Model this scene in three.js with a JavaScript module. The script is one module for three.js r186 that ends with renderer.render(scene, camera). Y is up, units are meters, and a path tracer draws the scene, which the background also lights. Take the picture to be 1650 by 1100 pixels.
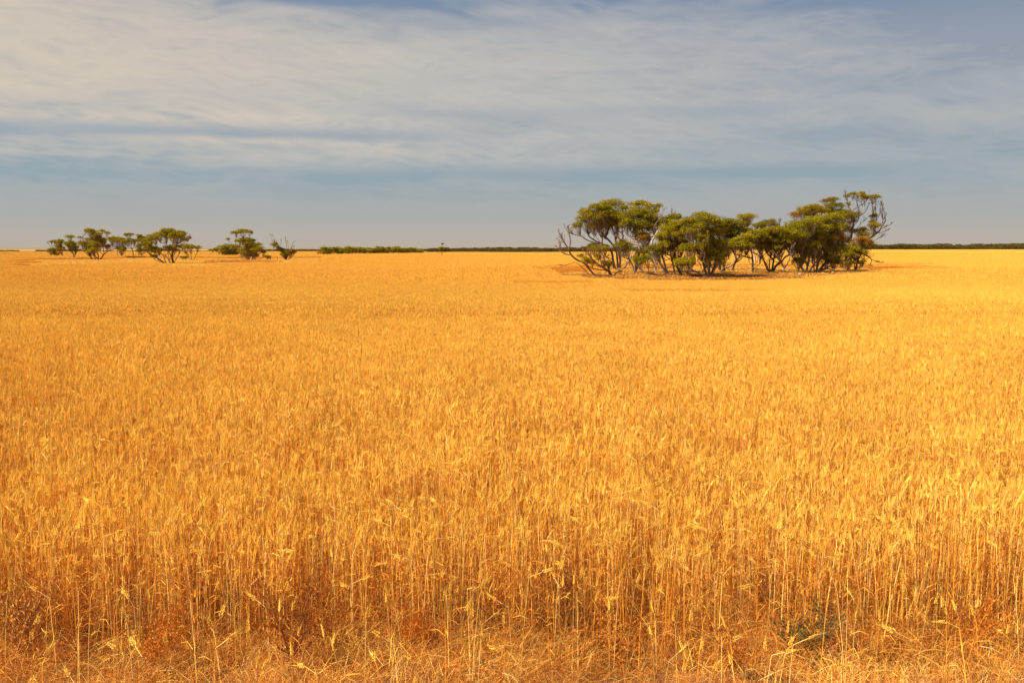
import * as THREE from 'three';

// ---------------------------------------------------------------- camera, sky, sun, exposure
const scene = new THREE.Scene();
const FPX = 1511, HORIZON = 401, PITCH = Math.atan((550 - HORIZON) / FPX), EYE = 1.75;
const camera = new THREE.PerspectiveCamera(2 * Math.atan(550 / FPX) * 180 / Math.PI, 1.5, 0.1, 12000);
camera.position.set(0, EYE, 0);
camera.rotation.set(-PITCH, 0, 0);
const renderer = new THREE.WebGLRenderer({ antialias: true });
renderer.toneMapping = THREE.LinearToneMapping;
renderer.toneMappingExposure = 1.65;
renderer.shadowMap.enabled = true;
const SUN_AZ = -102 * Math.PI / 180, SUN_EL = 46 * Math.PI / 180;
const sun = new THREE.DirectionalLight(new THREE.Color().setRGB(1.0, 0.89, 0.69), 5);
sun.name = 'sun';
sun.position.set(Math.sin(SUN_AZ) * Math.cos(SUN_EL), Math.sin(SUN_EL), -Math.cos(SUN_AZ) * Math.cos(SUN_EL)).multiplyScalar(300);
sun.castShadow = true;
Object.assign(sun.shadow.camera, { left: -300, right: 300, top: 300, bottom: -300, near: 1, far: 900 });
sun.shadow.mapSize.set(4096, 4096);
scene.add(sun, sun.target);

// ---------------------------------------------------------------- random numbers and noise
function rngOf(seed) { let a = seed >>> 0; return () => { a = (a + 0x6D2B79F5) >>> 0; let t = Math.imul(a ^ (a >>> 15), 1 | a); t = (t + Math.imul(t ^ (t >>> 7), 61 | t)) ^ t; return ((t ^ (t >>> 14)) >>> 0) / 4294967296; }; }
const PERM = new Uint8Array(512), PVAL = new Float32Array(256);
{ const r = rngOf(77), p = [...Array(256).keys()]; for (let i = 255; i > 0; i--) { const j = Math.floor(r() * (i + 1)); [p[i], p[j]] = [p[j], p[i]]; } for (let i = 0; i < 512; i++) PERM[i] = p[i & 255]; for (let i = 0; i < 256; i++) PVAL[i] = r() * 2 - 1; }
function noise3(x, y, z) {
  const X = Math.floor(x), Y = Math.floor(y), Z = Math.floor(z); x -= X; y -= Y; z -= Z;
  const u = x * x * (3 - 2 * x), v = y * y * (3 - 2 * y), w = z * z * (3 - 2 * z);
  const a = X & 255, b = Y & 255, c = Z & 255, A = PERM[a] + b, B = PERM[a + 1] + b;
  const h = (i) => PVAL[i & 255], AA = PERM[A & 511] + c, AB = PERM[(A + 1) & 511] + c, BA = PERM[B & 511] + c, BB = PERM[(B + 1) & 511] + c;
  const L = (s, t, k) => s + (t - s) * k, P = PERM;
  return L(L(L(h(P[AA & 511]), h(P[BA & 511]), u), L(h(P[AB & 511]), h(P[BB & 511]), u), v), L(L(h(P[(AA + 1) & 511]), h(P[(BA + 1) & 511]), u), L(h(P[(AB + 1) & 511]), h(P[(BB + 1) & 511]), u), v), w);
}
function fbm(x, y, z, n = 4) { let s = 0, a = 0.5; for (let i = 0; i < n; i++) { s += a * noise3(x, y, z); x = x * 2.03 + 11.3; y = y * 2.03 + 5.7; z = z * 2.03 + 3.1; a *= 0.5; } return s; }
const clamp = (x, a = 0, b = 1) => Math.min(b, Math.max(a, x));
const sstep = (a, b, x) => { const t = clamp((x - a) / (b - a)); return t * t * (3 - 2 * t); };
const mix = (a, b, t) => a + (b - a) * t;
const lin = (c) => c.map((v) => (v / 255 <= 0.04045 ? v / 255 / 12.92 : ((v / 255 + 0.055) / 1.055) ** 2.4));

// ---------------------------------------------------------------- sky: thin streaky high cloud over blue air
{
  const W = 4096, H = 2048, data = new Float32Array(W * H * 4);
  const air = [[0, 191, 176, 158], [0.8, 185, 178, 168], [2.2, 171, 174, 173], [4.2, 149, 167, 177], [7, 157, 168, 178], [11, 150, 160, 174], [15, 120, 141, 168], [25, 98, 128, 168], [50, 80, 116, 168], [90, 70, 105, 160]].map(([e, ...c]) => [e, ...lin(c)]);
  const airAt = (e) => { let i = 0; while (i < air.length - 2 && e > air[i + 1][0]) i++; const t = sstep(air[i][0], air[i + 1][0], e); return [1, 2, 3].map((k) => mix(air[i][k], air[i + 1][k], t)); };
  const warm = lin([222, 201, 171]), cool = lin([187, 187, 185]), LEVEL = 1 / renderer.toneMappingExposure;
  // streaks and gaps of the cloud sheet: bearing and height in pixels of a 1511-pixel focal length
  const bands = [[200, 130, 420, 62, 0.42], [400, 200, 200, 8, 0.55], [60, 205, 120, 7, 0.25], [1000, 95, 420, 45, 0.2], [760, 0, 330, 24, -0.36], [560, 22, 200, 8, -0.25], [800, 52, 130, 9, -0.25], [1690, 40, 280, 60, -0.75], [1600, 130, 160, 14, -0.25], [950, 190, 330, 7, -0.22], [1120, 172, 130, 5, 0.16],
    [430, 236, 150, 4.5, 0.5], [655, 252, 80, 4.5, 0.5], [600, 239, 45, 3, 0.4], [820, 262, 120, 4, 0.2], [120, 262, 160, 4, 0.18], [1150, 285, 270, 8, -0.3], [640, 288, 200, 8, -0.18], [180, 224, 300, 9, -0.24], [520, 222, 160, 5, -0.15], [20, 196, 160, 5, -0.22], [1250, 40, 200, 8, -0.2], [1450, 128, 250, 8, 0.12], [1500, 100, 200, 6, -0.16]];
  const rows = [];
  for (let j = 0; j < H; j++) {
    const el = ((j + 0.5) / H - 0.5) * Math.PI, e = el * 180 / Math.PI, ce = Math.cos(el), y = Math.sin(el);
    const A = airAt(Math.max(0, e)), Y = HORIZON - FPX * Math.tan(Math.min(el, 1.5));
    for (let i = 0; i < W; i++) {
      const ph = ((i + 0.5) / W - 0.5) * 2 * Math.PI, x = Math.cos(ph) * ce, z = Math.sin(ph) * ce, o = (j * W + i) * 4;
      if (e < -0.3) { data[o] = 0.3; data[o + 1] = 0.17; data[o + 2] = 0.05; data[o + 3] = 1; continue; }
      const az = Math.atan2(x, -z);
      const wx = 0.035 * noise3(x * 7, y * 26, z * 7 + 2), wy = 0.012 * noise3(x * 9 + 5, y * 30, z * 9) + 0.005 * noise3(x * 30, y * 90 + 2, z * 30);
      const n1 = fbm(x * 2.6 + 4 + y * 1.5, y * 18, z * 2.6, 4), n2 = fbm((x + wx) * 8 + 31 + y * 14, (y + wy) * 52, (z + wx) * 8 + 9, 5), n3 = 1 - 3.4 * Math.abs(fbm((x + wx) * 34 + 3 + y * 70, (y + wy) * 190, (z - wx) * 34, 4));
      let c = 0.34 * sstep(1, 11, e) * (1 - 0.25 * sstep(30, 80, e)) + 0.07 + 0.42 * n1 * sstep(1, 6, e) + 0.62 * n2 * sstep(0.3, 5, e) + 0.14 * n3 * sstep(0.3, 5, e);
      if (Math.abs(az) < 1.2 && e < 25) {
        const X = 825 + FPX * Math.tan(az) + 60 * n1;
        const yy = Y + 9 * n2 + 6 * n1;
        for (const b of bands) { const q = ((X - b[0]) / b[3 - 1]) ** 2 + ((yy - b[1]) / b[3]) ** 2; if (q < 9) c += 1.35 * b[4] * (b[3] < 10 ? 0.65 + 0.5 * n3 + 0.8 * n2 : 1) * Math.exp(-0.5 * q); }
      }
      c = 1 - Math.exp(-1.3 * clamp(c, 0, 1.6));
      const w = 0.5 + 0.5 * Math.cos(az - SUN_AZ), ww = sstep(0.2, 0.85, w) * sstep(2, 6.5, e);
      const g = 1.03 + 0.28 * (w - 0.35) * sstep(2, 6.5, e) + 0.03 * n3;
      for (let k = 0; k < 3; k++) {
        const cl = mix(cool[k], warm[k], ww) * g * mix(0.86, 1, sstep(1, 7, e));
        data[o + k] = mix(A[k] * mix(0.97, 1.03, ww), cl, c) * LEVEL;
      }
      data[o + 3] = 1;
    }
  }
  const sky = new THREE.DataTexture(data, W, H, THREE.RGBAFormat, THREE.FloatType);
  sky.mapping = THREE.EquirectangularReflectionMapping; sky.magFilter = THREE.LinearFilter; sky.needsUpdate = true;
  scene.background = sky; scene.environment = sky;
}

// ---------------------------------------------------------------- helpers
const names = new Map();
function numbered(n) { const k = names.get(n) || 0; names.set(n, k + 1); return k ? n + '_' + String(k).padStart(3, '0') : n; }
function tag(o, label, category, group, kind) { if (label) o.userData.label = label; if (category) o.userData.category = category; if (group) o.userData.group = group; if (kind) o.userData.kind = kind; return o; }
class Soup {                                                    // loose triangles with a colour each
  constructor() { this.p = []; this.c = []; this.k = [1, 1, 1]; }
  tri(ax, ay, az, bx, by, bz, cx, cy, cz) { this.p.push(ax, ay, az, bx, by, bz, cx, cy, cz); const k = this.k; this.c.push(k[0], k[1], k[2], k[0], k[1], k[2], k[0], k[1], k[2]); }
  quad(a, b, c, d) { this.tri(...a, ...b, ...c); this.tri(...a, ...c, ...d); }
  geometry() { const g = new THREE.BufferGeometry(); g.setAttribute('position', new THREE.BufferAttribute(new Float32Array(this.p), 3)); g.setAttribute('color', new THREE.BufferAttribute(new Float32Array(this.c), 3)); return g; }
  mesh(name, material, parent) { const m = new THREE.Mesh(this.geometry(), material); m.name = name; m.castShadow = m.receiveShadow = true; if (parent) parent.add(m); return m; }
}
const V = (x, y, z) => new THREE.Vector3(x, y, z);
// tapered tube along points with radii; smooth enough at 4 to 6 sides
function tube(s, pts, radii, sides, cap = true, turn = 1.45) {
  let prev = null, ref = V(Math.cos(turn), 0.2, Math.sin(turn)).normalize();
  for (let i = 0; i < pts.length; i++) {
    const t = V().subVectors(pts[Math.min(i + 1, pts.length - 1)], pts[Math.max(i - 1, 0)]).normalize();
    const a = V().crossVectors(t, ref); if (a.lengthSq() < 1e-4) a.set(1, 0, 0); a.normalize(); const b = V().crossVectors(t, a); ref = V().crossVectors(a, t);
    const ring = [];
    for (let k = 0; k < sides; k++) { const f = k / sides * 6.2832, q = radii[i]; ring.push([pts[i].x + q * (Math.cos(f) * a.x + Math.sin(f) * b.x), pts[i].y + q * (Math.cos(f) * a.y + Math.sin(f) * b.y), pts[i].z + q * (Math.cos(f) * a.z + Math.sin(f) * b.z)]); }
    if (prev) for (let k = 0; k < sides; k++) { const m = (k + 1) % sides; s.quad(prev[k], prev[m], ring[m], ring[k]); }
    else if (cap) for (let k = 1; k < sides - 1; k++) s.tri(...ring[0], ...ring[k + 1], ...ring[k]);
    prev = ring;
  }
  if (cap) for (let k = 1; k < sides - 1; k++) s.tri(...prev[0], ...prev[k], ...prev[k + 1]);
}

// ---------------------------------------------------------------- terrain
const DRILL = 0.25;
function terrain(x, z) {
  const d = -z, r = x / Math.max(20, d);
  let h = -1.2 * sstep(6, 65, d) - 0.5 * sstep(320, 900, d) + 2.35 * sstep(150, 880, d) * sstep(0.06, 0.34, r);
  h += 0.85 * Math.exp(-0.5 * (((x - 24) / 24) ** 2 + ((d - 106) / 18) ** 2));
  h += 0.02 * noise3(x * 0.017 + 3, 0, z * 0.011) * sstep(12, 60, d);
  if (d < 30) h += 0.05 * noise3(x * 0.5, 2, z * 0.5) * (1 - sstep(8, 28, d));
  if (d < 7) {
    h += 0.05 * noise3(x * 2.3, 7, z * 2.3) + 0.022 * noise3(x * 9, 9, z * 9);
    const f = d - 3.8 - 0.16 * noise3(x * 0.9, 1, 4);
    h -= 0.1 * Math.exp(-((f / 0.13) ** 2)) * sstep(-0.35, 0.25, noise3(x * 0.8 + 5, 3, 8));
  }
  return h;
}
const frontEdge = (x) => 3.84 + 0.14 * noise3(x * 0.9, 1, 4) + 0.1 * noise3(x * 2.7, 5, 1);
// where no crop grows: the grove's clearing, and the strip of pale pasture round the far trees
// outline of the grove's clearing: bearing (pixels of the lens), then near and far edge in metres
const CLEAR = [[876, 98, 100], [900, 88, 106], [930, 79, 110], [962, 75, 114], [1040, 72, 118], [1120, 70.5, 120], [1200, 71, 120], [1290, 75, 118], [1340, 79, 114], [1380, 81, 110], [1420, 88, 107], [1470, 94, 103], [1512, 98, 100]];
function bare(x, z) {
  const d = -z;
  if (d < 60) return false;
  const w = 0.1 * noise3(x * 0.11, 4, z * 0.11) + 0.06 * noise3(x * 0.4, 8, z * 0.4);
  const q = x / d, px = 825 + FPX * q + 60 * w;
  if (px > CLEAR[0][0] && px < CLEAR[CLEAR.length - 1][0]) { let i = 0; while (px > CLEAR[i + 1][0]) i++; const t = (px - CLEAR[i][0]) / (CLEAR[i + 1][0] - CLEAR[i][0]), near = mix(CLEAR[i][1], CLEAR[i + 1][1], t), far = mix(CLEAR[i][2], CLEAR[i + 1][2], t); if (d > near + 12 * w && d < far + 30 * w) return true; }
  if (q > -0.55 && q < -0.2) { const near = 152 + 26 * noise3(q * 45, 1, 2) + 22 * sstep(-0.36, -0.22, q), far = 285 + 30 * noise3(q * 20, 6, 1); if (d > near && d < far && q > -0.52 + 0.02 * noise3(d * 0.1, 0, 0)) return true; }
  return false;
}
const ray = (px, py) => { const y = -(py - 550) / FPX, c = Math.cos(PITCH), s = Math.sin(PITCH); return V((px - 825) / FPX, y * c - s, -c - y * s); };   // direction through a picture point
function groundAt(px, py) {                                   // where that line of sight meets the land
  const q = ray(px, py); let t0 = 2;
  for (let t = 2; t < 3000; t *= 1.012) { if (EYE + q.y * t < terrain(q.x * t, q.z * t)) { let a = t0, b = t; for (let i = 0; i < 24; i++) { const m = (a + b) / 2; if (EYE + q.y * m < terrain(q.x * m, q.z * m)) b = m; else a = m; } return V(q.x * b, terrain(q.x * b, q.z * b), q.z * b); } t0 = t; }
  return V(q.x * 1500, terrain(q.x * 1500, q.z * 1500), q.z * 1500);
}

// ---------------------------------------------------------------- ground sheet
function grainTexture(seed, lo, hi, n = 512) {
  const d = new Uint8Array(n * n * 4), r = rngOf(seed);
  for (let j = 0; j < n; j++) for (let i = 0; i < n; i++) {
    const a = i / n * 6.2832, b = j / n * 6.2832, v = fbm(Math.cos(a) * 3 + 9, Math.sin(a) * 3 + Math.cos(b) * 3, Math.sin(b) * 3 + seed, 5), k = clamp(0.5 + v * 1.1 + (r() - 0.5) * 0.45);
    for (let c = 0; c < 3; c++) d[(j * n + i) * 4 + c] = Math.round(mix(lo[c], hi[c], k)); d[(j * n + i) * 4 + 3] = 255;
  }
  const t = new THREE.DataTexture(d, n, n); t.wrapS = t.wrapT = THREE.RepeatWrapping; t.magFilter = THREE.LinearFilter; t.needsUpdate = true; return t;
}
const soilMap = grainTexture(5, [150, 150, 150], [255, 255, 255]); soilMap.colorSpace = THREE.SRGBColorSpace;
const soilBump = grainTexture(6, [0, 0, 0], [255, 255, 255]);
{
  const ds = []; for (let d = 1; d < 9; d += 0.08) ds.push(d); for (let d = 9; d < 60; d *= 1.02) ds.push(d); for (let d = 60; d < 135; d += 0.8) ds.push(d); for (let d = 135; d < 9000; d *= 1.03) ds.push(d);
  const NU = 220, pos = [], col = [], uv = [], idx = [];
  const soil = [0.33, 0.115, 0.028], sand = [0.56, 0.225, 0.05], pasture = [0.74, 0.42, 0.075], straw = [0.62, 0.34, 0.07];
  for (const d of ds) for (let i = 0; i <= NU; i++) {
    const q = (i / NU - 0.5) * 2, x = q * (0.85 * d + 6), z = -d;
    pos.push(x, terrain(x, z), z); uv.push(x / 1.7, z / 1.7);
    let c = soil;
    const n = fbm(x * 0.3, 1, z * 0.3, 4), m = fbm(x * 0.09 + 7, 3, z * 0.09, 3);
    if (d > 60 && d < 130) c = n + m > -0.02 ? pasture : sand;
    else if (d >= 130 && d < 420) c = n > -0.25 ? pasture : sand;
    else if (d >= 420) c = straw;
    const t = 1 + 0.25 * n; col.push(c[0] * t, c[1] * t, c[2] * t);
  }
  for (let j = 0; j < ds.length - 1; j++) for (let i = 0; i < NU; i++) { const a = j * (NU + 1) + i, b = a + NU + 1; idx.push(a, a + 1, b, b, a + 1, b + 1); }
  const g = new THREE.BufferGeometry();
  g.setAttribute('position', new THREE.Float32BufferAttribute(pos, 3)); g.setAttribute('color', new THREE.Float32BufferAttribute(col, 3)); g.setAttribute('uv', new THREE.Float32BufferAttribute(uv, 2)); g.setIndex(idx); g.computeVertexNormals();
  const m = new THREE.Mesh(g, new THREE.MeshStandardMaterial({ vertexColors: true, map: soilMap, bumpMap: soilBump, bumpScale: 0.015, roughness: 0.95 }));
  m.name = 'ground'; m.receiveShadow = true; m.userData.kind = 'structure'; tag(m, 'sandy orange ground with dry litter under the crop and trees', 'ground'); scene.add(m);
}

// ---------------------------------------------------------------- wheat
const strawMat = new THREE.MeshPhysicalMaterial({ vertexColors: true, roughness: 0.7, specularIntensity: 0.45 });
const COL = { // linear base colours of ripe straw; the dark ear brown paints shaded ear sides
  stem: [0.8, 0.43, 0.05], stem2: [0.62, 0.235, 0.02], pale: [0.85, 0.57, 0.16], ear: [0.84, 0.49, 0.075], ear2: [0.78, 0.39, 0.042], earShade: [0.42, 0.17, 0.028], leaf: [0.55, 0.19, 0.02], leaf2: [0.42, 0.115, 0.012], awn: [0.87, 0.56, 0.085] };
let toneK = 1;
const vary = (c, r, a = 0.18) => { const k = (1 + (r() - 0.5) * 2 * a) * toneK, h = (r() - 0.5) * 0.12; return [c[0] * k, c[1] * k * (1 + h), c[2] * k * (1 + 2 * h)]; };
const pick = (r, ...a) => a[Math.floor(r() * a.length)];
function ribbon(s, p, az, len, w, droop, r, seg = 4, up = 1.1, curl = 0.5) {     // a dry leaf blade
  let x = p[0], y = p[1], z = p[2], pitch = up, dir = az, l = null, R = null; const st = len / seg, tw = r() * 3;
  for (let i = 0; i <= seg; i++) {
    const ww = w * (i === seg ? 0.1 : 1 - 0.5 * i / seg) / 2, ta = dir + 1.57, cy = Math.cos(tw + i * curl), sy = Math.sin(tw + i * curl);
    const nx = Math.cos(ta) * ww * cy, nz = Math.sin(ta) * ww * cy, ny = ww * sy, a = [x - nx, y - ny, z - nz], b = [x + nx, y + ny, z + nz];
    if (l) s.quad(l, R, b, a); l = a; R = b;
    x += Math.cos(dir) * Math.cos(pitch) * st; y += Math.sin(pitch) * st; z += Math.sin(dir) * Math.cos(pitch) * st; pitch -= droop / seg * (0.6 + r() * 0.8); dir += (r() - 0.5) * 0.5;
  }
}
function straightStem(s, a, b, w, sides = 3) { tube(s, [a, b], [w, w * 0.8], sides, false); }
function spindle(s, a, b, w, sides = 4, turn = 1.45) { const m = V().lerpVectors(a, b, 0.4); tube(s, [a, m, b], [w * 0.45, w, w * 0.15], sides, false, turn); }
// one plant: where it stands, its height, how far it nods; parts may go to different soups
function plant(S, x, y0, z, h, r, det) {
  const az = r() * 6.283, lean = 0.03 + r() * r() * 0.16, wz = 0.5 + r() * 0.7;
  const tx = x + Math.cos(az) * lean * h, tz = z + Math.sin(az) * lean * h;
  const base = V(x, y0, z), mid = V(mix(x, tx, 0.38), y0 + h * 0.5, mix(z, tz, 0.38)), top = V(tx, y0 + h, tz);
  S.stem.k = vary(r() < (det.pale ?? 0.22) ? COL.pale : r() < 0.4 ? COL.stem : COL.stem2, r, 0.28);
  const w = det.w * (0.8 + r() * 0.5);
  const spin = r() * 6.283; tube(S.stem, [base, mid, top], [w * 1.15, w, w * 0.75], det.sides, false, spin);
  // ear: a nodding neck, kernels in two rows, awns
  const nod = r() < 0.8 ? r() * 0.5 : 0.4 + r() * 1.4, na = az + (r() - 0.5) * 1.2;
  const dir = V(Math.cos(na) * Math.sin(nod), Math.cos(nod), Math.sin(na) * Math.sin(nod)), neck = V().copy(top).addScaledVector(V(dir.x, Math.max(dir.y, 0.25), dir.z).normalize(), 0.022 + 0.035 * Math.min(1, nod));
  tube(S.stem, [top, neck], [w * 0.75, w * 0.7], det.sides, false, spin);
  const L = det.ear * (0.8 + r() * 0.4), tip = V().copy(neck).addScaledVector(dir, L), ek = vary(r() < 0.13 ? COL.earShade : r() < 0.6 ? COL.ear : COL.ear2, r, 0.26);
  S.ear.k = ek;
  const side = V().crossVectors(dir, V(0.3, 0.1, 1)).normalize(), sid2 = V().crossVectors(dir, side);
  if (det.kernels) {
    for (let i = 0; i < det.kernels; i++) {
      const f = i / det.kernels, q = (i % 2 ? 1 : -1) * 0.0042 * (1 - 0.5 * f), c = V().copy(neck).addScaledVector(dir, L * f).addScaledVector(side, q), e = V().copy(c).addScaledVector(dir, L * 0.3).addScaledVector(side, q * 1.1);
      S.ear.k = [ek[0] * (0.85 + r() * 0.3), ek[1] * (0.85 + r() * 0.3), ek[2]]; spindle(S.ear, c, e, 0.0046 * (1 - 0.35 * f) * (det.fat || 1), 4);
    }
  } else spindle(S.ear, neck, tip, det.earW, det.earSides, spin);
  S.awn.k = vary(COL.awn, r);
  for (let i = 0; i < det.awns; i++) {
    const f = 0.1 + 0.9 * i / det.awns, a = r() * 6.283, o = V().copy(side).multiplyScalar(Math.cos(a)).addScaledVector(sid2, Math.sin(a)), b = V().copy(neck).addScaledVector(dir, L * f);
    const e = V().copy(b).addScaledVector(dir, 0.04 + r() * 0.022).addScaledVector(o, 0.009 + r() * 0.016), n = V().crossVectors(dir, o).multiplyScalar(det.awnW);
    S.awn.tri(b.x - n.x, b.y - n.y, b.z - n.z, b.x + n.x, b.y + n.y, b.z + n.z, e.x, e.y, e.z);
  }
  for (let i = 0; i < det.leaves; i++) {
    const f = 0.12 + r() * 0.68; S.leaf.k = vary(r() < 0.55 ? COL.leaf : r() < 0.5 ? COL.leaf2 : COL.stem, r, 0.25);
    ribbon(S.leaf, [mix(x, tx, f), y0 + h * f, mix(z, tz, f)], r() * 6.283, 0.09 + r() * 0.11, det.leafW, 2.6 + r() * 2, r, det.leafSeg, 1.2, 0.7);
  }
}
const one = (s) => ({ stem: s, ear: s, awn: s, leaf: s });
const DET = {
  close: { w: 0.00115, sides: 3, ear: 0.037, kernels: 7, awns: 12, awnW: 0.0004, leaves: 4, leafW: 0.003, leafSeg: 4, fat: 0.6, pale: 0.42 },
  mid: { w: 0.0016, sides: 2, ear: 0.048, earW: 0.0047, earSides: 3, awns: 5, awnW: 0.0009, leaves: 2, leafW: 0.009, leafSeg: 3 },
  far: { w: 0.0026, sides: 2, ear: 0.1, earW: 0.0095, earSides: 3, awns: 2, awnW: 0.0025, leaves: 1, leafW: 0.014, leafSeg: 2 },
  farther: { w: 0.009, sides: 2, ear: 0.15, earW: 0.026, earSides: 3, awns: 1, awnW: 0.007, leaves: 0.6, leafW: 0.03, leafSeg: 2 },
  farthest: { w: 0.02, sides: 2, ear: 0.17, earW: 0.06, earSides: 3, awns: 0, awnW: 0.01, leaves: 0, leafW: 0.05, leafSeg: 2 },
};
function patch(size, count, det, seed, rowGap, low = 0.36, high = 0.53) {
  const r = rngOf(seed), s = new Soup(), q = one(s);
  for (let i = 0; i < count; i++) {
    let x = (r() - 0.5) * size * 1.06; const z = (r() - 0.5) * size * 1.06;
    if (rowGap) x = Math.round(x / rowGap) * rowGap + (r() + r() - 1) * 0.022;
    const n = noise3(x * 5 + seed, 1, z * 5) + 0.6 * noise3(x * 11, seed, z * 11);           // plants stand in tufts, with gaps between
    if (size <= 4 && !rowGap && r() < sstep(0.1, -0.9, n) * 0.85) continue;
    toneK = 1 + 0.2 * n; plant(q, x, -0.01, z, mix(low, high, Math.sqrt(r())) * (r() < 0.06 ? 0.72 : 1) * (1 + 0.06 * n), r, det);
  }
  toneK = 1;
  return s.geometry();
}
// cell size -> { geometries, [matrix, colour] lists }
const LOD = { 0.5: [], 2: [], 4: [], 8: [], rows: [], sparse: [] };
const add = (key, n, ...a) => { for (let i = 0; i < n; i++) LOD[key].push({ g: patch(...a.slice(0, 3), 900 + i * 37 + a[3], ...a.slice(4)), m: [], c: [] }); };
add(0.5, 8, 0.5, 190, DET.close, 1, 0, 0.28, 0.51);
add('sparse', 3, 0.5, 20, DET.close, 9, 0, 0.2, 0.42);
add(2, 5, 2, 2100, DET.mid, 2);
add(4, 4, 4, 3500, DET.far, 3);
add(8, 3, 8, 3600, DET.farther, 4);
add('rows', 2, 2, 240, DET.mid, 6, DRILL, 0.36, 0.53);
const fieldRnd = rngOf(4242);
function place(list, x, z, size, yaw, hScale, tint) {
  const v = list[Math.floor(fieldRnd() * list.length)], e = size * 0.5;
  const nx = (terrain(x + e, z) - terrain(x - e, z)) / (2 * e), nz = (terrain(x, z + e) - terrain(x, z - e)) / (2 * e);
  const tilt = new THREE.Matrix4().set(1, 0, 0, 0, nx, 1, nz, 0, 0, 0, 1, 0, 0, 0, 0, 1);       // the patch follows the slope, its stalks stay upright
  const m = new THREE.Matrix4().makeTranslation(x, terrain(x, z), z).multiply(tilt).multiply(new THREE.Matrix4().makeRotationY(yaw)).multiply(new THREE.Matrix4().makeScale(fieldRnd() < 0.5 ? 1 : -1, hScale, 1));
  v.m.push(m); v.c.push(tint);
}
function tintAt(x, z) {                                        // plants ripen unevenly: patches a little redder or paler
  const d = -z, n = fbm(x * 0.05, 2, z * 0.02, 2) * (1 - 0.8 * sstep(25, 80, d)) + 0.3 * noise3(x * 0.7, 3, z * 0.5) * (1 - 0.6 * sstep(40, 90, d)), k = 1 + 0.12 * n;
  return [k * (1 - 0.02 * n), k * (1 + 0.05 * n), k * (1 + 0.1 * n)];
}
const thinSpot = (x, d) => Math.hypot((x - 9.6) / 4.6, (d - 51) / 3.2) < 1 + 0.4 * noise3(x * 0.4, 1, d * 0.4) || Math.hypot((x - 3.2) / 2.4, (d - 68) / 3) < 1;      // poor growth: the drill rows show
const inView = (x, d, s) => d > 0 && Math.abs(x) - s < 0.6 * d + 3.5;
function cell(x, z, size) {
  const d = -z;
  if (!inView(x, d + size, size) || d + size / 2 < 3.1) return;
  const dn = Math.max(0.1, d - size / 2), want = dn < 20 ? 0.5 : dn < 72 ? 2 : dn < 420 ? 4 : 8;
  let bareN = 0; const e = size * 0.52;
  if (size <= 32) for (const [a, b] of [[-1, -1], [1, -1], [-1, 1], [1, 1], [0, 0]]) bareN += bare(x + a * e, z + b * e) ? 1 : 0;
  if (bareN === 5 && size <= 8) return;
  if (size > want || ((bareN > 0 || (size === 4 && (thinSpot(x - 1, d - 1) || thinSpot(x + 1, d + 1)))) && size > 2)) { const q = size / 4, h = size / 2; for (const [a, b] of [[-1, -1], [1, -1], [-1, 1], [1, 1]]) cell(x + a * q, z + b * q, h); return; }
  if (bareN > 2) return;
  if (size === 1) { const q = 0.25; for (const [a, b] of [[-1, -1], [1, -1], [-1, 1], [1, 1]]) cell(x + a * q, z + b * q, 0.5); return; }
  if (d < 5.5 && d - 0.16 < frontEdge(x)) { if (fieldRnd() < 0.75) place(LOD.sparse, x, z, 0.5, fieldRnd() * 6.283, 0.8 + 0.3 * fieldRnd(), tintAt(x, z)); return; }
  if (d > 1200) return;
  let hs = 0.96 + mix(0.1, 0.015, sstep(10, 40, d)) * noise3(x * 0.15, 5, z * 0.15) + mix(0.06, 0.02, sstep(10, 40, d)) * fieldRnd();
  if (d < 5) hs *= 0.9 + 0.1 * fieldRnd();
  if (size === 2 && thinSpot(x, d)) { place(LOD.rows, x, z, 2, -Math.atan2(9.6, 51), hs, tintAt(x, z)); return; }
  if (bareN > 0) hs *= 0.75;
  place(LOD[size], x, z, size, size <= 0.5 ? fieldRnd() * 6.283 : Math.floor(fieldRnd() * 4) * Math.PI / 2, hs, tintAt(x, z));
}
for (let z = -32; z > -1250; z -= 64) for (let x = -800 + 32; x < 800; x += 64) cell(x, z, 64);
const crop = new THREE.Group(); crop.name = 'wheat_crop';
tag(crop, 'dense ripe golden wheat crop filling the whole paddock', 'wheat', null, 'stuff'); scene.add(crop);
function instanced(name, v, material, parent) {
  if (!v.m.length) return;
  const im = new THREE.InstancedMesh(v.g, material, v.m.length); im.name = name; im.castShadow = im.receiveShadow = true; im.userData.kind = 'stuff';
  v.m.forEach((m, i) => { im.setMatrixAt(i, m); if (v.c[i]) im.setColorAt(i, new THREE.Color().setRGB(...v.c[i])); });
  parent.add(im);
}
for (const key in LOD) for (const v of LOD[key]) instanced('wheat_stalks', v, strawMat, crop);
console.log('wheat', Object.entries(LOD).map(([k, l]) => k + ':' + l.reduce((s, v) => s + v.m.length, 0)).join(' '));

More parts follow.
